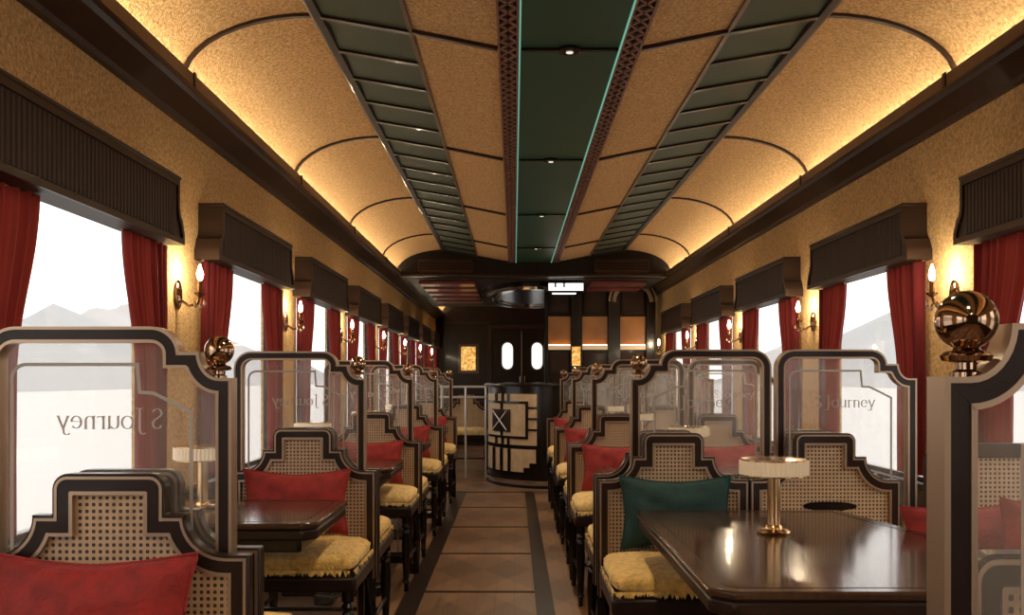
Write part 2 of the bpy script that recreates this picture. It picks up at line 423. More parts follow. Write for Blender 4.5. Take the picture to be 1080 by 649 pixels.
# green lacquer panel, fretwork, teal light lines
MB().box(CX-.184, CX+.184, Y0, HEAD, 2.395, 2.42).build('lacquer_panel', M['green'], ceil_o)
for sg in (-1, 1):
    xa, xb = CX+sg*.192, CX+sg*.27; x0, x1 = min(xa, xb), max(xa, xb)
    MB().box(x0, x1, Y0, HEAD, 2.400, 2.42).build('fretwork_board', M['fretback'], ceil_o)
    fm = MB(); fm.box(x0, x0+.009, Y0, HEAD, 2.390, 2.3995); fm.box(x1-.009, x1, Y0, HEAD, 2.390, 2.3995)
    y = .3; pit = .082
    while y < HEAD-.05:
        for ya, yb in ((y, y+pit/2), (y+pit, y+pit/2)):
            for q0, q1 in (((x0+.009, ya), ((x0+x1)/2, yb)), ((x1-.009, ya), ((x0+x1)/2, yb))):
                d = Vector((q1[0]-q0[0], q1[1]-q0[1])).normalized(); nx, ny = -d.y*.0055, d.x*.0055
                fm.prism([(q0[0]+nx, q0[1]+ny), (q1[0]+nx, q1[1]+ny), (q1[0]-nx, q1[1]-ny), (q0[0]-nx, q0[1]-ny)], lambda p, q, t: (p, q, t), 2.391, 2.3995)
        y += pit
    fm.build('fretwork', M['fret'], ceil_o, smooth=0)
    xe = CX+sg*.188
    MB().box(xe-.003, xe+.003, Y0, HEAD, 2.386, 2.392).build('teal_light_line', M['teal'], ceil_o)
    # louvered strips
    lm = MB(); q0 = (.605, 2.463); q1 = (.955, 2.523)
    yb = F/280+P
    base = MB()
    base.prism([(CX+sg*q0[0], q0[1]+.012), (CX+sg*q1[0], q1[1]+.012), (CX+sg*q1[0], q1[1]+.03), (CX+sg*q0[0], q0[1]+.03)], lambda p, q, t: (p, t, q), Y0, HEAD)
    base.build('louver_tray', M['dark'], ceil_o)
    step = P/5; k = -22
    while yb+step*k+step < HEAD+.01:
        a = yb+step*k+.012; b = a+step-.024
        if a > Y0:
            vs = []
            for x, z in (q0, q1):
                for yy, dz in ((a, .016), (b, -.002)):
                    vs.append((CX+sg*x, yy, z+dz))
            vs += [(v[0], v[1], v[2]+.006) for v in vs]
            lm.add(vs, [(0, 1, 3, 2), (4, 6, 7, 5), (0, 4, 5, 1), (2, 3, 7, 6), (0, 2, 6, 4), (1, 5, 7, 3)])
        k += 1
    lm.build('louver', M['louver'], ceil_o, smooth=0)
    db = MB(); k = -22
    while yb+step*k < HEAD+.01:
        a = yb+step*k
        if a > Y0+.1:
            db.prism([(CX+sg*q0[0], q0[1]-.012), (CX+sg*q1[0], q1[1]-.012), (CX+sg*q1[0], q1[1]+.02), (CX+sg*q0[0], q0[1]+.02)], lambda p, q, t: (p, t, q), a-.016, a+.016)
        k += 1
    db.build('louver_divider', M['dark'], ceil_o, smooth=0)
    for (x, z, w_, em) in ((.60, 2.456, .016, 'midbrown'), (.948, 2.508,   .030, 'fretback'), (.968, 2.512, .010, 'midbrown')):
        a, b = sorted((CX+sg*(x-w_/2), CX+sg*(x+w_/2)))
        MB().box(a, b, Y0, HEAD, z, z+.02).build('strip_edge', M[em], ceil_o)
# ribs at every bay
ribs = [F/280+P*k for k in range(-3, 4)]
for ry in ribs:
    for sg in (-1, 1):
        pts = [(CX+sg*x, z) for x, z in cove_pts]
        m = MB().band(pts, -.012*sg*-1, .012*sg*-1, ry-.011, ry+.011)
        m.build('cove_rib', M['brown'], ceil_o)
        pts = [(CX+sg*.595, 2.460), (CX+sg*.272, 2.395)]
        MB().band(pts, -.008, .008, ry-.011, ry+.011).build('panel_rib', M['brown'], ceil_o)
    MB().box(CX-.182, CX+.182, ry-.012, ry+.012, 2.386, 2.395).build('panel_rib', M['black'], ceil_o)
    d = MB().lathe([(.0, 2.395), (.045, 2.395), (.045, 2.384), (.032, 2.380), (.018, 2.382)], (CX, ry, 0), 20).build('downlight', M['black'], ceil_o)
    MB().lathe([(.0, 2.3805), (.014, 2.3805), (.013, 2.3785), (0, 2.378)], (CX, ry, 0), 16).build('downlight_lens', M['spot'], d)
    ld = bpy.data.lights.new('downlight_lamp', 'SPOT'); ld.energy = DOWN; ld.color = (1, .80, .56); ld.spot_size = radians(165); ld.spot_blend = .6; ld.shadow_soft_size = .06
    lo = bpy.data.objects.new('downlight_lamp', ld); COL.objects.link(lo); lo.parent = d; lo.location = (CX, ry, 2.37)
# cornices with light troughs
for n_, sg in ((1, -1), (2, 1)):
    f3 = lambda p, q, t, sg=sg: (CX+sg*p, t, q)
    prof = [(HW, 2.185), (1.545, 2.185), (1.535, 2.20), (1.46, 2.245), (1.45, 2.262), (HW, 2.262)]
    MB().prism([(1.4575, 2.281), (1.4595, 2.281), (1.4595, 2.290), (1.4575, 2.290)], f3, Y0, Y1).build('light_line', M['led_edge'], ceil_o)
    c = MB().prism(prof, f3, Y0, Y1).build('trim_%d' % n_, M['brown'], smooth=20); tag(c, kind='structure')
    MB().prism([(1.448, 2.2625), (1.414, 2.252), (1.414, 2.298), (1.424, 2.302), (1.434, 2.276), (HW, 2.276), (HW, 2.2625)], f3, Y0, Y1).build('trough_lip', M['midbrown'], c)
    MB().prism([(1.436, 2.279), (1.456, 2.279), (1.456, 2.287), (1.436, 2.287)], f3, .3 if 0 else Y0, Y1).build('light_strip', M['led'], c)
    for ry in ribs: MB().prism([(1.408, 2.248), (1.4135, 2.248), (1.4135, 2.304), (1.408, 2.304)], f3, ry-.012, ry+.012).build('trough_clip', M['dark'], c)

# bulkhead arch with two vents
bp = [(CX+HW, 2.10)] + [(CX+HW, 2.70), (CX-HW, 2.70), (CX-HW, 2.10)]
low = [(CX-1.44, 2.255), (CX-1.30, 2.275), (CX-.9, 2.27), (CX, 2.255), (CX+.9, 2.27), (CX+1.30, 2.275), (CX+1.44, 2.255)]
bk = MB().prism([(CX+1.565, 2.255), (CX+1.565, 2.69), (CX-1.565, 2.69), (CX-1.565, 2.255)]+low, lambda p, q, t: (p, t, q), HEAD, HEAD+.12).build('trim_3', M['matteblack']); tag(bk, kind='structure')
MB().band([(CX-1.43, 2.252), (CX-.9, 2.262), (CX, 2.247), (CX+.9, 2.262), (CX+1.43, 2.252)], -.01, .012, HEAD-.02, HEAD+.14).build('arch_moulding', M['brown'], bk)
for sg in (-1, 1):
    xc = CX+sg*.94; r = .03
    path = arc(xc-.295+r, 2.285+r, r, r, 270, 180)+arc(xc-.295+r, 2.425-r, r, r, 180, 90)+arc(xc+.295-r, 2.425-r, r, r, 90, 0)+arc(xc+.295-r, 2.285+r, r, r, 0, -90)
    v = MB().band(path, 0, .018, HEAD-.022, HEAD, True).build('air_vent', M['brown'], bk)
    sm = MB()
    for i in range(4): z = 2.305+.028*i; sm.box(xc-.27, xc+.27, HEAD-.014, HEAD, z, z+.012)
    sm.build('vent_slat', M['brown'], v)

# lounge ceiling beyond the bulkhead
cof = MB().box(CX-1.40, CX+1.40, HEAD+.14, 14.9, 2.235, 2.26).build('ceiling_lounge', M['matteblack']); tag(cof, kind='structure')
rs = MB()
for i in range(5):
    y = 10.95+i*.62; rs.box(-1.05, -.43, y, y+.34, 2.195, 2.2345)
rs.build('red_slat', M['redslat'], cof, bevel=.008)
rs2 = MB()
for i in range(5):
    y = 10.95+i*.62; rs2.box(.85, 1.47, y, y+.34, 2.195, 2.2345)
rs2.build('red_slat', M['redslat'], cof, bevel=.008)
path = [(CX+.55*cos(2*pi*i/48), 12.6+1.5*sin(2*pi*i/48)) for i in range(48)]
MB().band(path, -.06, .0, 2.15, 2.234, True, lambda p, q, t: (p, q, t)).build('oval_rim', M['chrome'], cof)
MB().prism(offset(path, .062, True), lambda p, q, t: (p, q, t), 2.18, 2.234).build('oval_dome', M['black'], cof)
path2 = [(CX+.42*cos(2*pi*i/48), 12.6+1.2*sin(2*pi*i/48)) for i in range(48)]
MB().band(path2, -.012, .012, 2.165, 2.18, True, lambda p, q, t: (p, q, t)).build('oval_inlay', M['chrome'], cof)

# doors on the end wall
XD = .145
for i, sg in ((1, -1), (2, 1)):
    x0, x1 = sorted((XD+sg*.012, XD+sg*.50))
    d = MB().box(x0, x1, Y1-.05, Y1, 0, 2.02).build('door_%d' % i, M['dark'], bevel=.004); tag(d, kind='structure')
    xc = (x0+x1)/2; r = .125
    ov = arc(xc, 1.30+r, r, r*1.1, 180, 360, 12)+arc(xc, 1.80-r, r, r*1.1, 0, 180, 12)
    MB().prism(ov, lambda p, q, t: (p, t, q), Y1-.056, Y1-.0505).build('oval_pane', M['white'], d)
    MB().band(ov, -.03, .0, Y1-.07, Y1-.0505, True).build('oval_frame', M['brown'], d)
    MB().box(x0+.08, x1-.08, Y1-.06, Y1-.0505, .2, 1.0).build('lower_panel', M['brown'], d, bevel=.006)
    MB().tube([(XD+sg*.04, Y1-.09, 1.0), (XD+sg*.04, Y1-.09, 1.2)], .01).build('handle', M['chrome'], d)
    MB().box(XD+sg*.012-.011, XD+sg*.012+.011, Y1-.062, Y1-.0505, .02, 1.98).build('closing_strip', M['chrome' if sg < 0 else 'dark'], d)
MB().band([(XD-.60, 0), (XD-.60, 2.10), (XD+.60, 2.10), (XD+.60, 0)], 0, .08, Y1-.035, Y1).build('trim_4', M['brown'], bevel=.006); tag(bpy.data.objects['trim_4'], kind='structure')

# ------------------------------------------------------------ etched lettering: strokes with thick stems and thin hairlines
def glyphs():
    A = lambda *a: arc(*a, 12)
    G = {}
    G['S'] = ([A(.2, .53, .15, .16, 20, 200)+[(.12, .42), (.30, .28)]+A(.2, .17, .15, .16, 60, -160)], .42)
    G['J'] = ([[(.22, .70), (.22, .0)]+A(.10, -.02, .12, .16, 0, -130), [(.10, .70), (.34, .70)]], .42)
    G['o'] = ([A(.22, .22, .19, .22, 0, 360)], .46)
    G['u'] = ([[(.08, .44), (.08, .14)]+A(.21, .14, .13, .13, 180, 330), [(.38, .44), (.38, .0)], [(.02, .44), (.08, .44)], [(.32, .44), (.38, .44)], [(.38, 0), (.45, .02)]], .48)
    G['r'] = ([[(.10, .44), (.10, 0)], [(.10, .30)]+A(.22, .32, .12, .11, 170, 40), [(.03, .44), (.10, .44)], [(.03, 0), (.18, 0)]], .34)
    G['n'] = ([[(.10, .44), (.10, 0)], A(.235, .30, .135, .13, 175, 0)+[(.37, .0)], [(.03, .44), (.10, .44)], [(.03, 0), (.17, 0)], [(.30, 0), (.44, 0)]], .48)
    G['e'] = ([[(.05, .25), (.38, .25)]+A(.215, .23, .17, .21, 5, 320)], .44)
    G['y'] = ([[(.06, .44), (.22, .02)], [(.40, .44), (.20, -.06)]+A(.10, -.10, .11, .10, 20, -150), [(.0, .44), (.12, .44)], [(.33, .44), (.46, .44)]], .44)
    return G
GL = glyphs()
def lettering(text, size, flip=False):
    m = MB(); x = 0; adv = []
    for ch in text:
        if ch == ' ': x += .16; continue
        st, w = GL[ch]
        for pl in st:
            for i in range(len(pl)-1):
                a, b = pl[i], pl[i+1]; dx, dy = b[0]-a[0], b[1]-a[1]; l = math.hypot(dx, dy) or 1e-6
                h = .010+.026*(abs(dy)/l)**1.5; nx, ny = (-dy/l*h, dx/l*h)
                q = [(a[0]+nx, a[1]+ny), (b[0]+nx, b[1]+ny), (b[0]-nx, b[1]-ny), (a[0]-nx, a[1]-ny)]
                adv.append([(x+p, z) for p, z in q])
        x += w
    k = -1 if flip else 1
    for q in adv: m.prism([(k*(p-x/2)*size, z*size) for p, z in q], lambda p, q_, t: (p, t, q_), 0, .0012)
    return m

# ------------------------------------------------------------ glass screens
PW = .527
def outer_path(d=0):
    """outline of the screen frame, d metres inside its outer edge"""
    rc = .042+d; a0 = 180+math.degrees(math.asin(min(1, d/rc)))
    p = [(d, .06), (d, 1.19)]+arc(.07, 1.191, .07-d, .07-d, 180, 90)+[(.34, 1.261-d)]+arc(.355, 1.203, .061-d, .058-d, 90, 0, 8)
    p += [(.416-d, 1.207-d), (.458-d if d else .458, 1.207-d)]+arc(.500, 1.207, rc, rc*1.30-.3*d, a0, 270, 8)+[(PW-d, 1.207-(rc*1.30-.3*d)), (PW-d, .06)]
    return p
def make_screen(flip_text, ball=True, name='glass_screen'):
    root = empty(name)
    op = outer_path()
    fr = MB().band2(outer_path(.006), outer_path(.028), -.02, .02); fr.box(.03, PW-.03, -.018, .018, .06, .10)
    fr.build('frame', M['dark'], root)
    tr = MB().band2(op, outer_path(.0065), -.022, .022); tr.band2(outer_path(.0275), outer_path(.034), -.022, .022)
    tr.build('brass_trim', M['trim'], root)
    gp = outer_path(.031)
    gl = MB().prism(gp, lambda p, q, t: (p, t, q), -.003, .003).build('glass_pane', M['screen'], root, smooth=0)
    ep = [(.055, .12), (.055, 1.15)]+arc(.085, 1.151, .03, .03, 180, 90, 6)+[(.305, 1.181), (.31, 1.122), (.338, 1.120), (.414, 1.08), (.414, .12)]
    ep = [(a*PW/.50 if a > .3 else a, b) for a, b in ep]
    MB().band(ep, -.0036, .0036, -.0048, -.0032).build('etched_border', M['etch'], root)
    lt = lettering('S Journey', .062, flip_text); lt.v = [(x+PW/2, y-.0046, z+1.044) for x, y, z in lt.v]
    lt.build('etched_lettering', M['etch'], root, smooth=0)
    if ball:
        st = MB().lathe([(.016, 1.152), (.016, 1.157), (.010, 1.160), (.010, 1.167), (.024, 1.169), (.026, 1.174), (.022, 1.178), (.014, 1.180), (.012, 1.184)], (PW-.032, 0, 0), 24)
        st.build('finial_collar', M['bronze'], root, smooth=50)
        MB().sphere((PW-.032, 0, 1.211), .031, 32, 20).build('finial_ball', M['bronze'], root, smooth=180)
    MB().box(-.004, .038, -.026, .026, 0, .06).build('foot', M['dark'], root, bevel=.004)
    MB().box(PW-.038, PW+.004, -.026, .026, 0, .06).build('foot', M['dark'], root, bevel=.004)
    return root
def mirror_tree(root):
    """mirrored variant with its own meshes (aisle end on the other side)"""
    r = empty('glass_screen')
    for ch in root.children:
        c = ch.copy(); c.data = ch.data.copy(); COL.objects.link(c); c.parent = r
        c.data.transform(Matrix.Scale(-1, 4, (1, 0, 0))); c.data.flip_normals()
    return r
scr_left = make_screen(True)                 # lettering seen from behind, aisle end at +x
scr_win = make_screen(False, False)          # readable, window side
scr_aisle = mirror_tree(make_screen(True))   # readable after mirroring, aisle end at -x
for o in [o for o in COL.objects if o.name == 'glass_screen.002' and 0]: pass
# the unmirrored source of scr_aisle is not needed
src = [o for o in COL.objects if o.type == 'EMPTY' and o.name.startswith('glass_screen') and o not in (scr_left, scr_win, scr_aisle)]
for o in src:
    for ch in list(o.children): bpy.data.objects.remove(ch)
    bpy.data.objects.remove(o)
LD = [F/261.7+P*k for k in (-1, 0, 1, 2, 3)]
RD = [F/280+P*k for k in range(4)]
for i, y in enumerate(LD):
    o = place(scr_left, (-1.123, y, 0))
    tag(o, '%s brass-edged glass screen on the left side, counting from the camera, mirrored lettering' % ORD[i], 'glass screen', 'brass-edged glass screens')
RN = F/1015
for i, y in enumerate([RN]+RD):
    o = place(scr_aisle, (.965, y, 0))
    lab = 'cropped glass screen at the right edge with the largest ball finial' if i == 0 else '%s aisle-side glass screen with ball finial behind the big right table' % ORD[i-1]
    if i > 1: lab = '%s aisle-side glass screen on the right, counting from the big table backwards' % ORD[i-1]
    tag(o, lab, 'glass screen', 'brass-edged glass screens')
for i, y in enumerate(RD):
    o = place(scr_win, (.983, y, 0))
    lab = 'window-side glass screen with readable lettering behind the big right table' if i == 0 else '%s window-side glass screen on the right, counting from the big table backwards' % ORD[i]
    tag(o, lab, 'glass screen', 'brass-edged glass screens')

# ------------------------------------------------------------ chairs
def back_path(d=0):
    """outline of the chair back, d metres inside its outer edge"""
    rc = .085+d; a0 = 180+math.degrees(math.asin(min(1, d/rc)))
    half = [(0, .954-d)]+arc(.085, .922, max(.032-d, .004), max(.032-d, .004), 90, 0, 6)
    if d > .028: half = [(0, .954-d)]+arc(.117-d-.004, .954-d-.004, .004, .004, 90, 0, 6)
    half += [(.117-d, .868-d), (.158-d, .868-d)]+arc(.243, .868, rc, rc-.002, a0, 270, 9)+[(.29-d, .868-rc+.002), (.29-d, .36)]
    return [(-x, z) for x, z in reversed(half[1:])]+half
def cushion_mesh(hx, y0, y1, z0, z1, amp=.006):
    """plush seat pad: rounded box with a ragged tufted surface"""
    m = MB(); n = 46; k = 13; vs = []; fs = []
    cy = (y0+y1)/2; hy = (y1-y0)/2; cz = (z0+z1)/2; hz = (z1-z0)/2
    for j in range(k+1):
        b = -pi/2+pi*j/k
        for i in range(n*2):
            a = 2*pi*i/(n*2)
            e = .28; eb = .55
            sg = lambda v, p: math.copysign(abs(v)**p, v)
            cb = sg(cos(b), eb)
            x = hx*cb*sg(cos(a), e); y = hy*cb*sg(sin(a), e); z = hz*sg(sin(b), eb)
            p = Vector((x, y, z)); nn = noise.noise(p*38)*amp+noise.noise(p*95)*amp*.8
            f = 1+nn/.2
            if z > 0: z += .012*(1-(x/hx)**2)*(1-(y/hy)**2)
            vs.append((x*f, cy+y*f, cz+z+nn*.8))
    N = n*2
    for j in range(k):
        for i in range(N): fs.append((j*N+i, j*N+(i+1) % N, (j+1)*N+(i+1) % N, (j+1)*N+i))
    # fringe of tufts hanging over the front and side edges
    for t in range(230):
        u = random.random()
        if u < .5: x = (random.random()*2-1)*hx*.97; y = y0+.004; d = (0, -1)
        else: sd = random.choice((-1, 1)); x = sd*(hx-.004); y = y0+random.random()*(y1-y0)*.95; d = (sd, 0)
        w = .006+random.random()*.007; L = .010+random.random()*.014; zt = cz-.45*hz
        px, py = -d[1], d[0]; q = len(vs)
        bx, by = x+d[0]*.004, y+d[1]*.004
        vs += [(bx+px*w, by+py*w, zt), (bx-px*w, by-py*w, zt), (bx+d[0]*.006+px*random.uniform(-.004, .004), by+d[1]*.006, zt-L), (bx-d[0]*.006, by-d[1]*.006, zt-.004)]
        fs += [(q, q+1, q+2), (q+1, q+3, q+2), (q+3, q, q+2), (q, q+3, q+1)]
    m.add(vs, fs); return m
def make_chair(seat_mat):
    root = empty('dining_chair'); bpth = back_path()
    fr = MB().band2(bpth, back_path(.041), 0, .038); fr.box(-.246, .246, .002, .036, .40, .445)
    fr.build('back_frame', M['dark'], root, bevel=.004)
    pn = MB().prism(back_path(.0405), lambda p, q, t: (p, t, q), .012, .026); pn.build('cane_panel', M['cane'], root, smooth=0)
    ins = [p for p in bpth]
    for a, b, nm in ((.0055, .0115, 'outer'), (.036, .0435, 'inner')):
        m = MB().band2(back_path(a), back_path(b), -.0025, .0405); m.build('brass_inlay', M['trim'], root)
    st = MB().box(-.288, .288, -.485, .0, .405, .462)
    st.build('seat_frame', M['dark'], root, bevel=.012)
    cushion_mesh(.282, -.487, -.004, .4625, .538).build('seat_pad', seat_mat, root, smooth=80)
    lp = [(.022, .405), (.022, .37), (.014, .365), (.023, .35), (.014, .335), (.021, .325), (.021, .31), (.024, .25), (.020, .15), (.014, .06), (.020, .05), (.013, .04), (.012, 0)]
    for sx in (-1, 1):
        MB().lathe(lp, (sx*.255, -.45, 0), 14).build('front_leg', M['black'], root, smooth=50)
        MB().tube([(sx*.26, .02, .40), (sx*.26, .02, .2), (sx*.26, .045, 0)], [.022, .019, .014], 8).build('rear_leg', M['black'], root)
    for z in (.16,):
        m = MB()
        for sx in (-1, 1): m.tube([(sx*.257, -.445, z), (sx*.26, .02, z)], .009, 8)
        if z == .16: m.tube([(-.257, -.2, z), (.257, -.2, z)], .009, 8)
        if z == .16: m.build('stretcher', M['black'], root)
    return root
def make_pillow(w, h, t, m, name='cushion', flat=False):
    n = 26; vs = []; fs = []
    for side in (1, -1):
        for j in range(n+1):
            for i in range(n+1):
                u = i/n*2-1; v = j/n*2-1
                ex = 1-.10*(1-abs(v)**1.6); ez = 1-.2*(1-abs(u)**1.6)
                th = (max(0, 1-abs(u)**2.4)*max(0, 1-abs(v)**2.4))**.55
                wr = noise.noise(Vector((u*2.2, v*2.2, side*3.0)))*.012*th
                vs.append((u*w/2*ex, side*(t/2*th)+wr, v*h/2*ez+h/2))
    N = (n+1)**2
    for s_ in range(2):
        for j in range(n):
            for i in range(n):
                a = s_*N+j*(n+1)+i; q = (a, a+1, a+n+2, a+n+1); fs.append(q if s_ == 0 else q[::-1])
    mm = MB(); mm.add(vs, fs); o = mm.build(name, m, smooth=80)
    # piped seam
    ring = []
    for i in range(n+1): ring.append((i/n*2-1, -1))
    for i in range(1, n+1): ring.append((1, i/n*2-1))
    for i in range(1, n+1): ring.append((1-i/n*2, 1))
    for i in range(1, n): ring.append((-1, 1-i/n*2))
    pts = []
    for u, v in ring:
        ex = 1-.10*(1-abs(v)**1.6); ez = 1-.2*(1-abs(u)**1.6); pts.append((u*w/2*ex, 0, v*h/2*ez+h/2))
    MB().tube(pts+[pts[0]], .004, 6).build('piping', m, o)
    return o
chair = make_chair(M['fur']); chair_c = make_chair(M['cream'])
red_p = make_pillow(.42, .255, .12, M['redpillow']); green_p = make_pillow(.40, .262, .12, M['greenpillow'])
CG = 'cane-backed dining chairs'; PG = 'red velvet cushions'
tilt = radians(-10)
def cushion_on(proto, x, y, dz=0, rx=tilt, rz=0, side=-1):
    o = place(proto, (x, y, .545+dz)); o.rotation_euler = (rx, 0, rz); return o
LCX = -.838
for i, y in enumerate(LD):
    yc = y-.066
    pr = chair if i < 2 else chair_c
    o = place(pr, (LCX, yc, 0))
    tag(o, 'cane-backed chair facing the camera on the left side, %s from the camera' % ORD[i] if i else 'nearest left cane-backed chair, cropped at the bottom, backing onto the glass screen', 'chair', CG)
    c = cushion_on(red_p, LCX-.015, yc-.075, .0)
    tag(c, 'red velvet cushion on the %s left chair facing the camera' % (ORD[i] if i else 'nearest'), 'cushion', PG)
    if i < 4:
        o = place(pr, (LCX, y+.066, 0), pi)
        tag(o, 'left chair turned away from the camera, just behind the %s left glass screen' % ORD[i], 'chair', CG)
RA, RW = .578, 1.127
for i, y in enumerate(RD):
    yc = y-.15
    pr = chair if i < 1 else chair_c
    o = place(pr, (RA, yc, 0)); o.scale.x = .94
    tag(o, 'cane-backed chair at the far side of the big right table, green cushion against it' if i == 0 else 'right aisle-side chair facing the camera, %s from the camera' % ORD[i], 'chair', CG)
    if i == 0:
        c = cushion_on(green_p, RA, yc-.075); tag(c, 'dark green velvet cushion on the chair beyond the big right table', 'cushion')
    else:
        c = cushion_on(red_p, RA+.0, yc-.075); tag(c, 'red velvet cushion on the right aisle-side chair facing the camera, %s from the camera' % ORD[i], 'cushion', PG)
    o = place(pr, (RW, yc, 0)); o.scale.x = .94
    tag(o, 'window-side cane-backed chair beyond the big right table with a dark slot in its back' if i == 0 else 'right window-side chair facing the camera, %s from the camera' % ORD[i], 'chair', CG)
    if i == 0:
        sl = arc(.02, .688, .105, .018, 0, 360, 24)[:-1]
        sl = [(x, z+random.uniform(-.002, .002)) for x, z in sl]
        MB().prism(sl, lambda p, q, t: (p, t, q), .009, .0125).build('hand_slot', M['black'], o)
    else:
        c = cushion_on(red_p, RW, yc-.075); tag(c, 'red velvet cushion on the right window-side chair facing the camera, %s from the camera' % ORD[i], 'cushion', PG)
    if i < 3:
        o = place(pr, (RA, y+.10, 0), pi); o.scale.x = .94; tag(o, 'right aisle-side chair turned away, just behind the %s right pair of glass screens' % ORD[i], 'chair', CG)
        o = place(pr, (RW, y+.10, 0), pi); o.scale.x = .94; tag(o, 'right window-side chair turned away, just behind the %s right pair of glass screens' % ORD[i], 'chair', CG)

o = place(chair, (.62, RN+.115, 0), pi); o.scale.x = .94
tag(o, 'nearest right chair turned away, only its rounded top showing at the lower right corner', 'chair', CG)
# plain-topped chair by the right window
def make_window_chair():
    r = empty('dining_chair'); HX = .245
    bpth = [(-HX, .36), (-HX, .86)]+arc(-HX+.065, .889, .065, .065, 180, 90, 6)+arc(HX-.065, .889, .065, .065, 90, 0, 6)+[(HX, .36)]
    MB().band(bpth, 0, .045, 0, .04).build('back_frame', M['dark'], r, bevel=.004)
    MB().prism(offset(bpth, .0445), lambda p, q, t: (p, t, q), .012, .026).build('cane_panel', M['cane'], r, smooth=0)
    MB().box(-HX, HX, -.42, 0, .38, .45).build('seat_frame', M['dark'], r, bevel=.01)
    cushion_mesh(.19, -.41, -.01, .4505, .53, .003).build('seat_pad', M['redpillow'], r, smooth=80)
    for sx in (-1, 1):
        xa = sx*(HX-.03)
        MB().tube([(xa, -.38, .385), (xa, -.38, 0)], [.022, .014], 10).build('front_leg', M['black'], r)
        MB().tube([(xa, .02, .385), (xa, .03, 0)], [.022, .014], 10).build('rear_leg', M['black'], r)
    return r
ac = make_window_chair(); ac.location = (1.505, 3.03, 0)
tag(ac, 'cane-backed chair with a plain straight top rail behind the cropped right screen', 'chair')
c = place(red_p, (0, 0, 0)); c.location = (1.385, 2.93, .535); c.rotation_euler = (tilt, radians(-5), radians(-4)); tag(c, 'red velvet cushion beside the big table, half hidden by the nearest screen post', 'cushion', PG)
c = place(red_p, (0, 0, 0)); c.location = (1.575, 2.80, .535); c.rotation_euler = (tilt, radians(6), radians(-14)); tag(c, 'red velvet cushion at the right edge of the photo, seen through the cropped glass screen', 'cushion', PG)

# ------------------------------------------------------------ tables and lamps
def make_table(lx, ly, ch=.05, cut=None):
    r = empty('dining_table'); hx, hy = lx/2, ly/2
    cx_, cy_ = cut or (ch, ch)
    def oc(d): return offset([(-hx, hy-ch), (-hx+ch, hy), (hx-cx_, hy), (hx, hy-cy_), (hx, -hy+ch), (hx-ch, -hy), (-hx+ch, -hy), (-hx, -hy+ch)], d, True)
    f3 = lambda p, q, t: (p, q, t)
    MB().prism(oc(0), f3, .680, .70).build('tabletop', M['table'], r, bevel=.006)
    MB().prism(oc(.004), f3, .645, .6795).build('edge_rim', M['dark'], r, bevel=.008)
    MB().band(oc(.045), -.002, .002, .6985, .7008, True, f3).build('inlay_line', M['black'], r)
    MB().prism(oc(.06), f3, .60, .6445).build('apron', M['black'], r, bevel=.004)
    w = min(lx, ly)
    MB().lathe([(.075, .60), (.075, .57), (.045, .54), (.04, .30), (.06, .22), (.045, .12), (.05, .06)], (0, 0, 0), 24).build('pedestal', M['black'], r, smooth=50)
    k = min(.3, w/2-.05)
    m = MB().box(-k, k, -.05, .05, .0, .06); m.box(-.05, .05, -k, k, .0, .06); m.build('foot', M['black'], r, bevel=.015)
    return r
def make_lamp():
    r = empty('table_lamp')
    MB().lathe([(0, 0), (.048, 0), (.050, .006), (.040, .012), (.026, .014), (.024, .022), (.019, .026)], (0, 0, 0), 28).build('base', M['brass'], r, smooth=40)
    MB().lathe([(.0185, .02), (.0185, .172)], (0, 0, 0), 20).build('stem', M['brass'], r, smooth=60)
    n = 96; prof = []
    m = MB(); vs = []; fs = []
    for z in (.172, .212):
        for i in range(n):
            a = 2*pi*i/n; rr = .097+.0022*(1 if i % 2 else -1); vs.append((rr*cos(a), rr*sin(a), z))
    for i in range(n): fs.append((i, (i+1) % n, n+(i+1) % n, n+i))
    fs.append(tuple(range(n))); fs.append(tuple(range(n, 2*n))); m.add(vs, fs); sh = m.build('lamp_shade', M['lampshade'], r, smooth=0)
    MB().lathe([(0, .2121), (.094, .2121), (.094, .217), (.03, .222), (0, .222)], (0, 0, 0), 40).build('shade_cap', M['brass'], r, smooth=40)
    MB().lathe([(0, .1719), (.096, .1719), (.096, .168), (0, .168)], (0, 0, 0), 40).build('shade_rim', M['brass'], r, smooth=40)
    return r
lamp = make_lamp()
TG = 'walnut dining tables'; LG = 'brass table lamps'
ltab = make_table(.70, .63, .045)
for i in range(4):
    yc = LD[i+1]-F/261.7+(F/340+F/282)/2
    o = place(ltab, (-.965, yc, 0)); tag(o, 'small polished walnut table on the left between the %s and %s glass screens' % (ORD[i], ORD[i+1]), 'table', TG)
    l = place(lamp, (-1.08, yc+.05, .7008)); tag(l, 'brass table lamp with ivory drum shade on the %s left table' % ORD[i], 'table lamp', LG)
big = make_table(.80, 1.32, .05, (.10, .55)); big.location = (.417+.40, (3.42+2.10)/2, 0); tag(big, 'large polished walnut table in the right foreground with cut corners', 'table')
l = place(lamp, (.757, 2.90, .7008)); tag(l, 'brass table lamp with ivory drum shade on the large right foreground table', 'table lamp', LG)
rtab = make_table(.95, .70, .05)
for i in range(3):
    yc = RD[i]+1.02
    o = place(rtab, (.417+.475, yc, 0)); tag(o, 'walnut table on the right side, %s behind the large foreground table' % ORD[i], 'table', TG)
    l = place(lamp, (.86, yc+.12, .7008)); tag(l, 'brass table lamp with ivory drum shade on the right table %s behind the foreground one' % ORD[i], 'table lamp', LG)

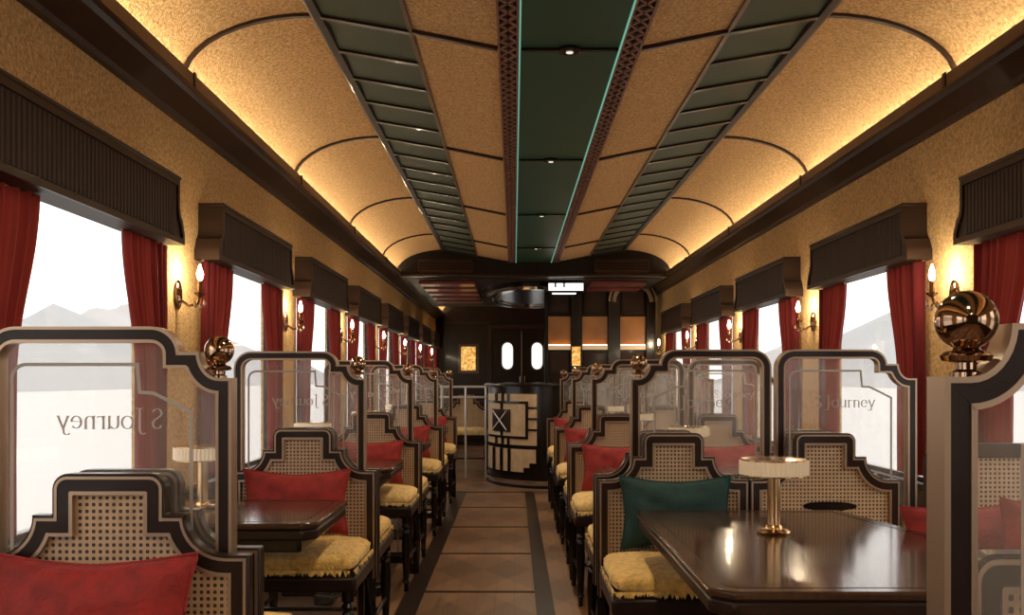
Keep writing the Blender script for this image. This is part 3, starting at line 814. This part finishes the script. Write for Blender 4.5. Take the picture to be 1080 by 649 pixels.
# ------------------------------------------------------------ pelmets, curtains, wall lamps
VH = P/2-.222
def make_pelmet():
    r = empty('pelmet'); z0, z1 = 1.66, 1.895
    half = [(VH-.055, z1), (VH-.055, z1-.075)]+arc(VH-.02, z1-.085, .035, .06, 180, 260, 6)+[(VH-.008, z0+.055), (VH, z0+.04), (VH, z0)]
    poly = [(-a, b) for a, b in reversed(half)]+half       # along the wall, z
    f3 = lambda p, q, t: (t, p, q)
    MB().prism(poly, f3, 0, .098).build('board', M['pelmet'], r)
    ol = list(poly)
    MB().band(ol, 0, .022, .098, .108, True, f3).build('edge_moulding', M['brown'], r)
    m = MB(); n = 46; y0_, y1_ = -VH+.085, VH-.085; st = (y1_-y0_)/n
    for i in range(n):
        c = y0_+st*(i+.5)
        m.prism([(c-.45*st, .0981), (c-.25*st, .1045), (c+.25*st, .1045), (c+.45*st, .0981)], lambda p, q, t: (q, p, t), z0+.026, z1-.026)
    m.build('fluting', M['pelmet'], r, smooth=0)
    MB().box(-.0, .112, -VH+.05, VH-.05, z1+.0005, z1+.014).build('cap_board', M['brown'], r, bevel=.004)
    return r
def make_curtain():
    """hangs at the +y end: outer edge at y=0, inner edge swept back"""
    r = MB(); n = 72; k = 26; vs = []; fs = []
    for j in range(k+1):
        t = j/k; z = 1.655-(1.655-.735)*t
        w = .40-.13*(1-cos(min(1, t/.55)*pi))/2
        amp = .020*(1-.25*t)
        for i in range(n+1):
            u = i/n; ph = u*2*pi*6.5+.25*sin(t*4)
            vs.append((amp*sin(ph)+.006*sin(ph*2.3+1), -w*u, z))
    N = n+1
    for j in range(k):
        for i in range(n): a = j*N+i; fs.append((a, a+1, a+N+1, a+N))
    r.add(vs, fs); o = r.build('curtain', M['red'], smooth=180)
    MB().tube([(.0, .01, 1.657), (.0, -.41, 1.657)], .006, 8).build('curtain_rod', M['brass'], o)
    return o
cur_far = make_curtain()
cur_near = cur_far.copy(); cur_near.data = cur_far.data.copy(); COL.objects.link(cur_near)
cur_near.data.transform(Matrix.Scale(-1, 4, (0, 1, 0))); cur_near.data.flip_normals()
rd = cur_far.children[0].copy(); rd.data = rd.data.copy(); COL.objects.link(rd); rd.parent = cur_near
rd.data.transform(Matrix.Scale(-1, 4, (0, 1, 0))); rd.data.flip_normals()
pel = make_pelmet()
def make_sconce():
    r = empty('wall_lamp')                       # wall at x=0, arm towards +x
    MB().sphere((.008, 0, 1.49), (.012, .035, .06), 24, 14).build('backplate', M['bronze'], r, smooth=180)
    MB().tube([(.015, 0, 1.47), (.05, 0, 1.445), (.085, 0, 1.455), (.095, 0, 1.485)], .006, 8).build('arm', M['bronze'], r, smooth=60)
    MB().lathe([(.006, 1.48), (.022, 1.492), (.024, 1.498), (.010, 1.50), (.010, 1.545), (.0, 1.546)], (.095, 0, 0), 16).build('candle_holder', M['bronze'], r, smooth=50)
    MB().lathe([(.004, 1.5465), (.011, 1.558), (.0125, 1.572), (.008, 1.592), (.0015, 1.612)], (.095, 0, 0), 14).build('candle_bulb', M['bulb'], r, smooth=180)
    for i, (dx, dz) in enumerate(((.075, 1.435), (.095, 1.425), (.113, 1.44))):
        MB().lathe([(.0, dz), (.007, dz+.008), (.008, dz+.014), (.002, dz+.03)], (dx, 0, 0), 8).build('crystal_drop', M['chrome'], r)
    return r
sco = make_sconce()
for side in ('left', 'right'):
    s = 1 if side == 'left' else -1; xw = XL if s > 0 else XR
    vis = [w for w in wins[side] if w > 2.5]
    for i, w in enumerate(vis):
        o = place(pel, (xw, w, 0), 0 if s > 0 else pi)
        tag(o, 'dark fluted wooden pelmet over the %s %s window, counting from the camera' % (ORD[i], side), 'pelmet', 'fluted window pelmets')
        for pr, yy, nm in ((cur_far, w+VH-.018, 'far'), (cur_near, w-VH+.018, 'near')):
            o = place(pr, (xw+s*.034, yy, 0))
            tag(o, 'red velvet curtain at the %s end of the %s %s window from the camera' % (nm, ORD[i], side), 'curtain', 'red window curtains')
    for i, p in enumerate([p for p in PIL if 3.5 < p < (16 if s > 0 else BAR-.3)]):
        o = place(sco, (xw, p, 0), 0 if s > 0 else pi)
        tag(o, 'bronze candle wall lamp on the %s %s pillar between windows, counting from the camera' % (ORD[i], side), 'wall lamp', 'candle wall lamps')

# ------------------------------------------------------------ reception counter, back bar, far details
def make_counter():
    cx, cy, rx, ry = .45, 11.38, .74, .98
    r = empty('reception_counter', (cx, cy, 0))
    def ell(d=0, a0=180, a1=360, n=48): return [((rx+d)*cos(radians(a0+(a1-a0)*i/n)), (ry+d)*sin(radians(a0+(a1-a0)*i/n))) for i in range(n+1)]
    f3 = lambda p, q, t: (p, q, t)
    MB().prism(ell(), f3, .08, 1.06).build('body', M['black'], r)
    MB().prism(ell(.035), f3, 1.0605, 1.11).build('countertop', M['black'], r, bevel=.008)
    MB().prism(ell(.02), f3, .0, .0795).build('plinth', M['chrome'], r)
    MB().prism(ell(.028), f3, .0, .03).build('plinth_step', M['black'], r)
    MB().tube([(p, q, 1.085) for p, q in ell(.04, 178, 300, 30)], .012, 8).build('top_rail', M['dark'], r)
    def patch(m, X0, X1, z0, z1, d0, d1):
        n = max(2, int((X1-X0)/.02)); vs = []; fs = []
        for d in (d0, d1):
            for i in range(n+1):
                X = X0+(X1-X0)*i/n; c = max(-1, min(1, (X-cx)/rx)); a = -math.acos(c)
                for z in (z0, z1): vs.append(((rx+d)*cos(a), (ry+d)*sin(a), z))
        K = 2*(n+1)
        for i in range(n):
            a = 2*i; fs += [(a, a+1, a+3, a+2), (K+a, K+a+2, K+a+3, K+a+1), (a, a+2, K+a+2, K+a), (a+1, K+a+1, K+a+3, a+3)]
        for a in (0, 2*n): fs.append((a, a+1, K+a+1, K+a))
        m.add(vs, fs)
    Z = lambda py: 1.15-(py-400)/97.0
    X = lambda px: (px-542)/97.0
    C = lambda cx_, cy_: (500+cx_/4.81, 390+cy_/4.81)
    def pc(m, x0, x1, y0, y1, d0, d1):
        (a, b), (c, d) = C(x0, y0), C(x1, y1); patch(m, max(-.285, X(a)), X(c), Z(d), Z(b), d0, d1)
    m = MB(); pc(m, 70, 315, 122, 375, .0, .008); m.build('ivory_panel', M['ivorypanel'], r, smooth=40)
    m = MB(); pc(m, 70, 250, 395, 508, .0, .008); pc(m, 250, 278, 395, 485, 0, .008); pc(m, 278, 310, 395, 462, 0, .008); m.build('ivory_panel', M['ivorypanel'], r, smooth=40)
    m = MB()
    pc(m, 78, 272, 158, 170, .0, .02); pc(m, 78, 272, 332, 344, 0, .02); pc(m, 262, 274, 158, 344, 0, .02)
    for y in (190, 244, 298): pc(m, 274, 315, y-5, y+5, 0, .02)
    for x in (118, 150, 178): pc(m, x-5, x+5, 122, 158, 0, .02); pc(m, x-5, x+5, 344, 375, 0, .02)
    pc(m, 140, 150, 170, 332, 0, .018)
    for x in (106, 144, 182): pc(m, x-6, x+6, 395, 508, 0, .02)
    m.build('black_fret', M['black'], r, smooth=40)
    m = MB(); pc(m, 104, 186, 200, 310, 0, .03); md = m.build('medallion', M['dark'], r, smooth=40)
    (xa, ya), (xb, yb) = C(112, 208), C(178, 302); mm = MB()
    def sp(px, py): 
        c = (X(px)-cx)/rx; a = -math.acos(c); return ((rx+.045)*cos(a), (ry+.045)*sin(a), Z(py))
    for k in range(2):
        q = [(xa, ya), (xb, yb)] if k == 0 else [(xa, yb), (xb, ya)]
        mm.tube([sp(q[0][0]+(q[1][0]-q[0][0])*t/6, q[0][1]+(q[1][1]-q[0][1])*t/6) for t in range(7)], .006, 6)
    mm.build('silver_cross', M['palemetal'], md)
    return r
tag(make_counter(), 'curved black reception counter with ivory fretwork panels at the end of the aisle', 'counter')

bb = empty('display_cabinet', (1.03, BAR, 0))
bx = lambda px: (px-542)/(F/BAR)-1.03
bz = lambda py: 1.15+(400-py)/(F/BAR)
MB().box(bx(576), bx(692), .04, .35, 0, 2.23).build('carcass', M['dark'], bb)
m = MB()
for a, b in ((574, 578), (602, 614), (641, 654), (681, 690)): m.box(bx(a), bx(b), -.03, .039, 0, 2.22)
m.build('column', M['black'], bb, bevel=.006)
MB().box(bx(574), bx(690), -.05, .039, .98, 1.04).build('ledge', M['dark'], bb, bevel=.006)
for a, b in ((578, 602), (614, 641), (654, 681)):
    MB().box(bx(a)+.004, bx(b)-.004, .02, .0395, bz(363), bz(334)).build('amber_panel', M['amber'], bb)
    MB().box(bx(a)+.004, bx(b)-.004, -.02, .0395, bz(369), bz(364.5)).build('glowing_shelf', M['shelf'], bb)
    MB().box(bx(a)+.01, bx(b)-.01, -.012, -.004, bz(364.4), bz(363.7)).build('shelf_light', M['led2'], bb)
    MB().box(bx(a)+.02, bx(b)-.02, .026, .0395, bz(330), bz(306)).build('upper_panel', M['brown'], bb, bevel=.006)
    MB().box(bx(a)+.02, bx(b)-.02, .026, .0395, bz(395), bz(372)).build('lower_panel', M['brown'], bb, bevel=.006)
ring = [(bx(667)+.20*cos(radians(a)), bz(319)+.20*sin(radians(a))) for a in range(0, 181, 12)]
MB().band(ring, 0, .05, -.05, .025).build('arch_moulding', M['trim'], bb, bevel=.008)
MB().band(ring, .07, .09, -.04, .025).build('arch_moulding', M['trim'], bb)
MB().box(bx(603), bx(612), -.04, -.031, bz(386), bz(366)).build('lit_glass', M['amberglass'], bb)
tag(bb, 'tall dark cabinet with three amber backlit panels behind the counter on the right', 'cabinet')

sg_ = empty('lit_sign', (.57, HEAD+.3, 2.10))
MB().box(-.20, .20, 0, .03, .0, .105).build('sign_case', M['black'], sg_)
m = MB()
for x0, x1, z1 in ((-.19, -.125, .10), (-.125, -.105, .055), (-.105, -.03, .10), (-.03, -.01, .055), (-.01, .19, .10)): m.box(x0, x1, -.004, -.0005, .02, z1)
m.build('lit_panel', M['sign'], sg_)
MB().box(-.15, .11, -.012, -.0005, -.022, -.006).build('sign_reflection', M['sign'], sg_)  # glowing bar standing in for the sign's reflection below it
MB().box(-.18, .18, .005, .025, .1055, .16).build('hanger', M['black'], sg_)
tag(sg_, 'small white backlit sign hanging under the dark bulkhead', 'sign')

pic = empty('stained_glass_panel', (-.79, Y1, 1.505))
MB().box(-.125, .125, -.03, -.001, -.205, .205).build('lit_glass', M['amberglass'], pic)
MB().band([(-.126, -.206), (-.126, .206), (.126, .206), (.126, -.206)], -.05, 0, -.045, -.001, True).build('frame', M['midbrown'], pic)
tag(pic, 'amber lit glass picture in a brown frame on the dark end wall', 'picture')

rail = empty('brass_rail', (-.56, 11.55, 0))
for z in (1.06, .94): MB().tube([(-.30, 0, z), (.25, 0, z)], .014, 8).build('bar', M['palemetal'], rail)
for x in (-.28, .0, .235): MB().tube([(x, 0, 0), (x, 0, 1.06)], .012, 8).build('post', M['palemetal'], rail)
tag(rail, 'double-bar metal railing left of the reception counter', 'railing')
o = place(chair_c, (-.60, 12.6, 0)); tag(o, 'pale-seated chair far back behind the metal railing', 'chair', CG)

# ------------------------------------------------------------ landscape outside
g = MB(); n = 2
g.box(-900, 900, -300, 1500, -2.2, -2.0); go = g.build('ground', M['snow']); tag(go, kind='structure')
def ridge(name, sgn, x, y0, y1, h, seed, m, depth=60):
    vs = []; fs = []; N = 90
    for i in range(N+1):
        y = y0+(y1-y0)*i/N
        hh = h*(.55+.9*noise.noise(Vector((y/(abs(x)*.9), seed, 0)))+.25*noise.noise(Vector((y/(abs(x)*.25), seed+5, 0))))
        hh = max(hh, .8)
        vs += [(x*sgn, y, -2), ((x+depth*.4)*sgn, y, -2+hh*.55), ((x+depth)*sgn, y, -2+hh), ((x+2*depth)*sgn, y, -2)]
    for i in range(N):
        for k in range(3): a = i*4+k; fs.append((a, a+1, a+5, a+4))
    mm = MB(); mm.add(vs, fs); o = mm.build(name, m, smooth=180); tag(o, kind='structure'); return o
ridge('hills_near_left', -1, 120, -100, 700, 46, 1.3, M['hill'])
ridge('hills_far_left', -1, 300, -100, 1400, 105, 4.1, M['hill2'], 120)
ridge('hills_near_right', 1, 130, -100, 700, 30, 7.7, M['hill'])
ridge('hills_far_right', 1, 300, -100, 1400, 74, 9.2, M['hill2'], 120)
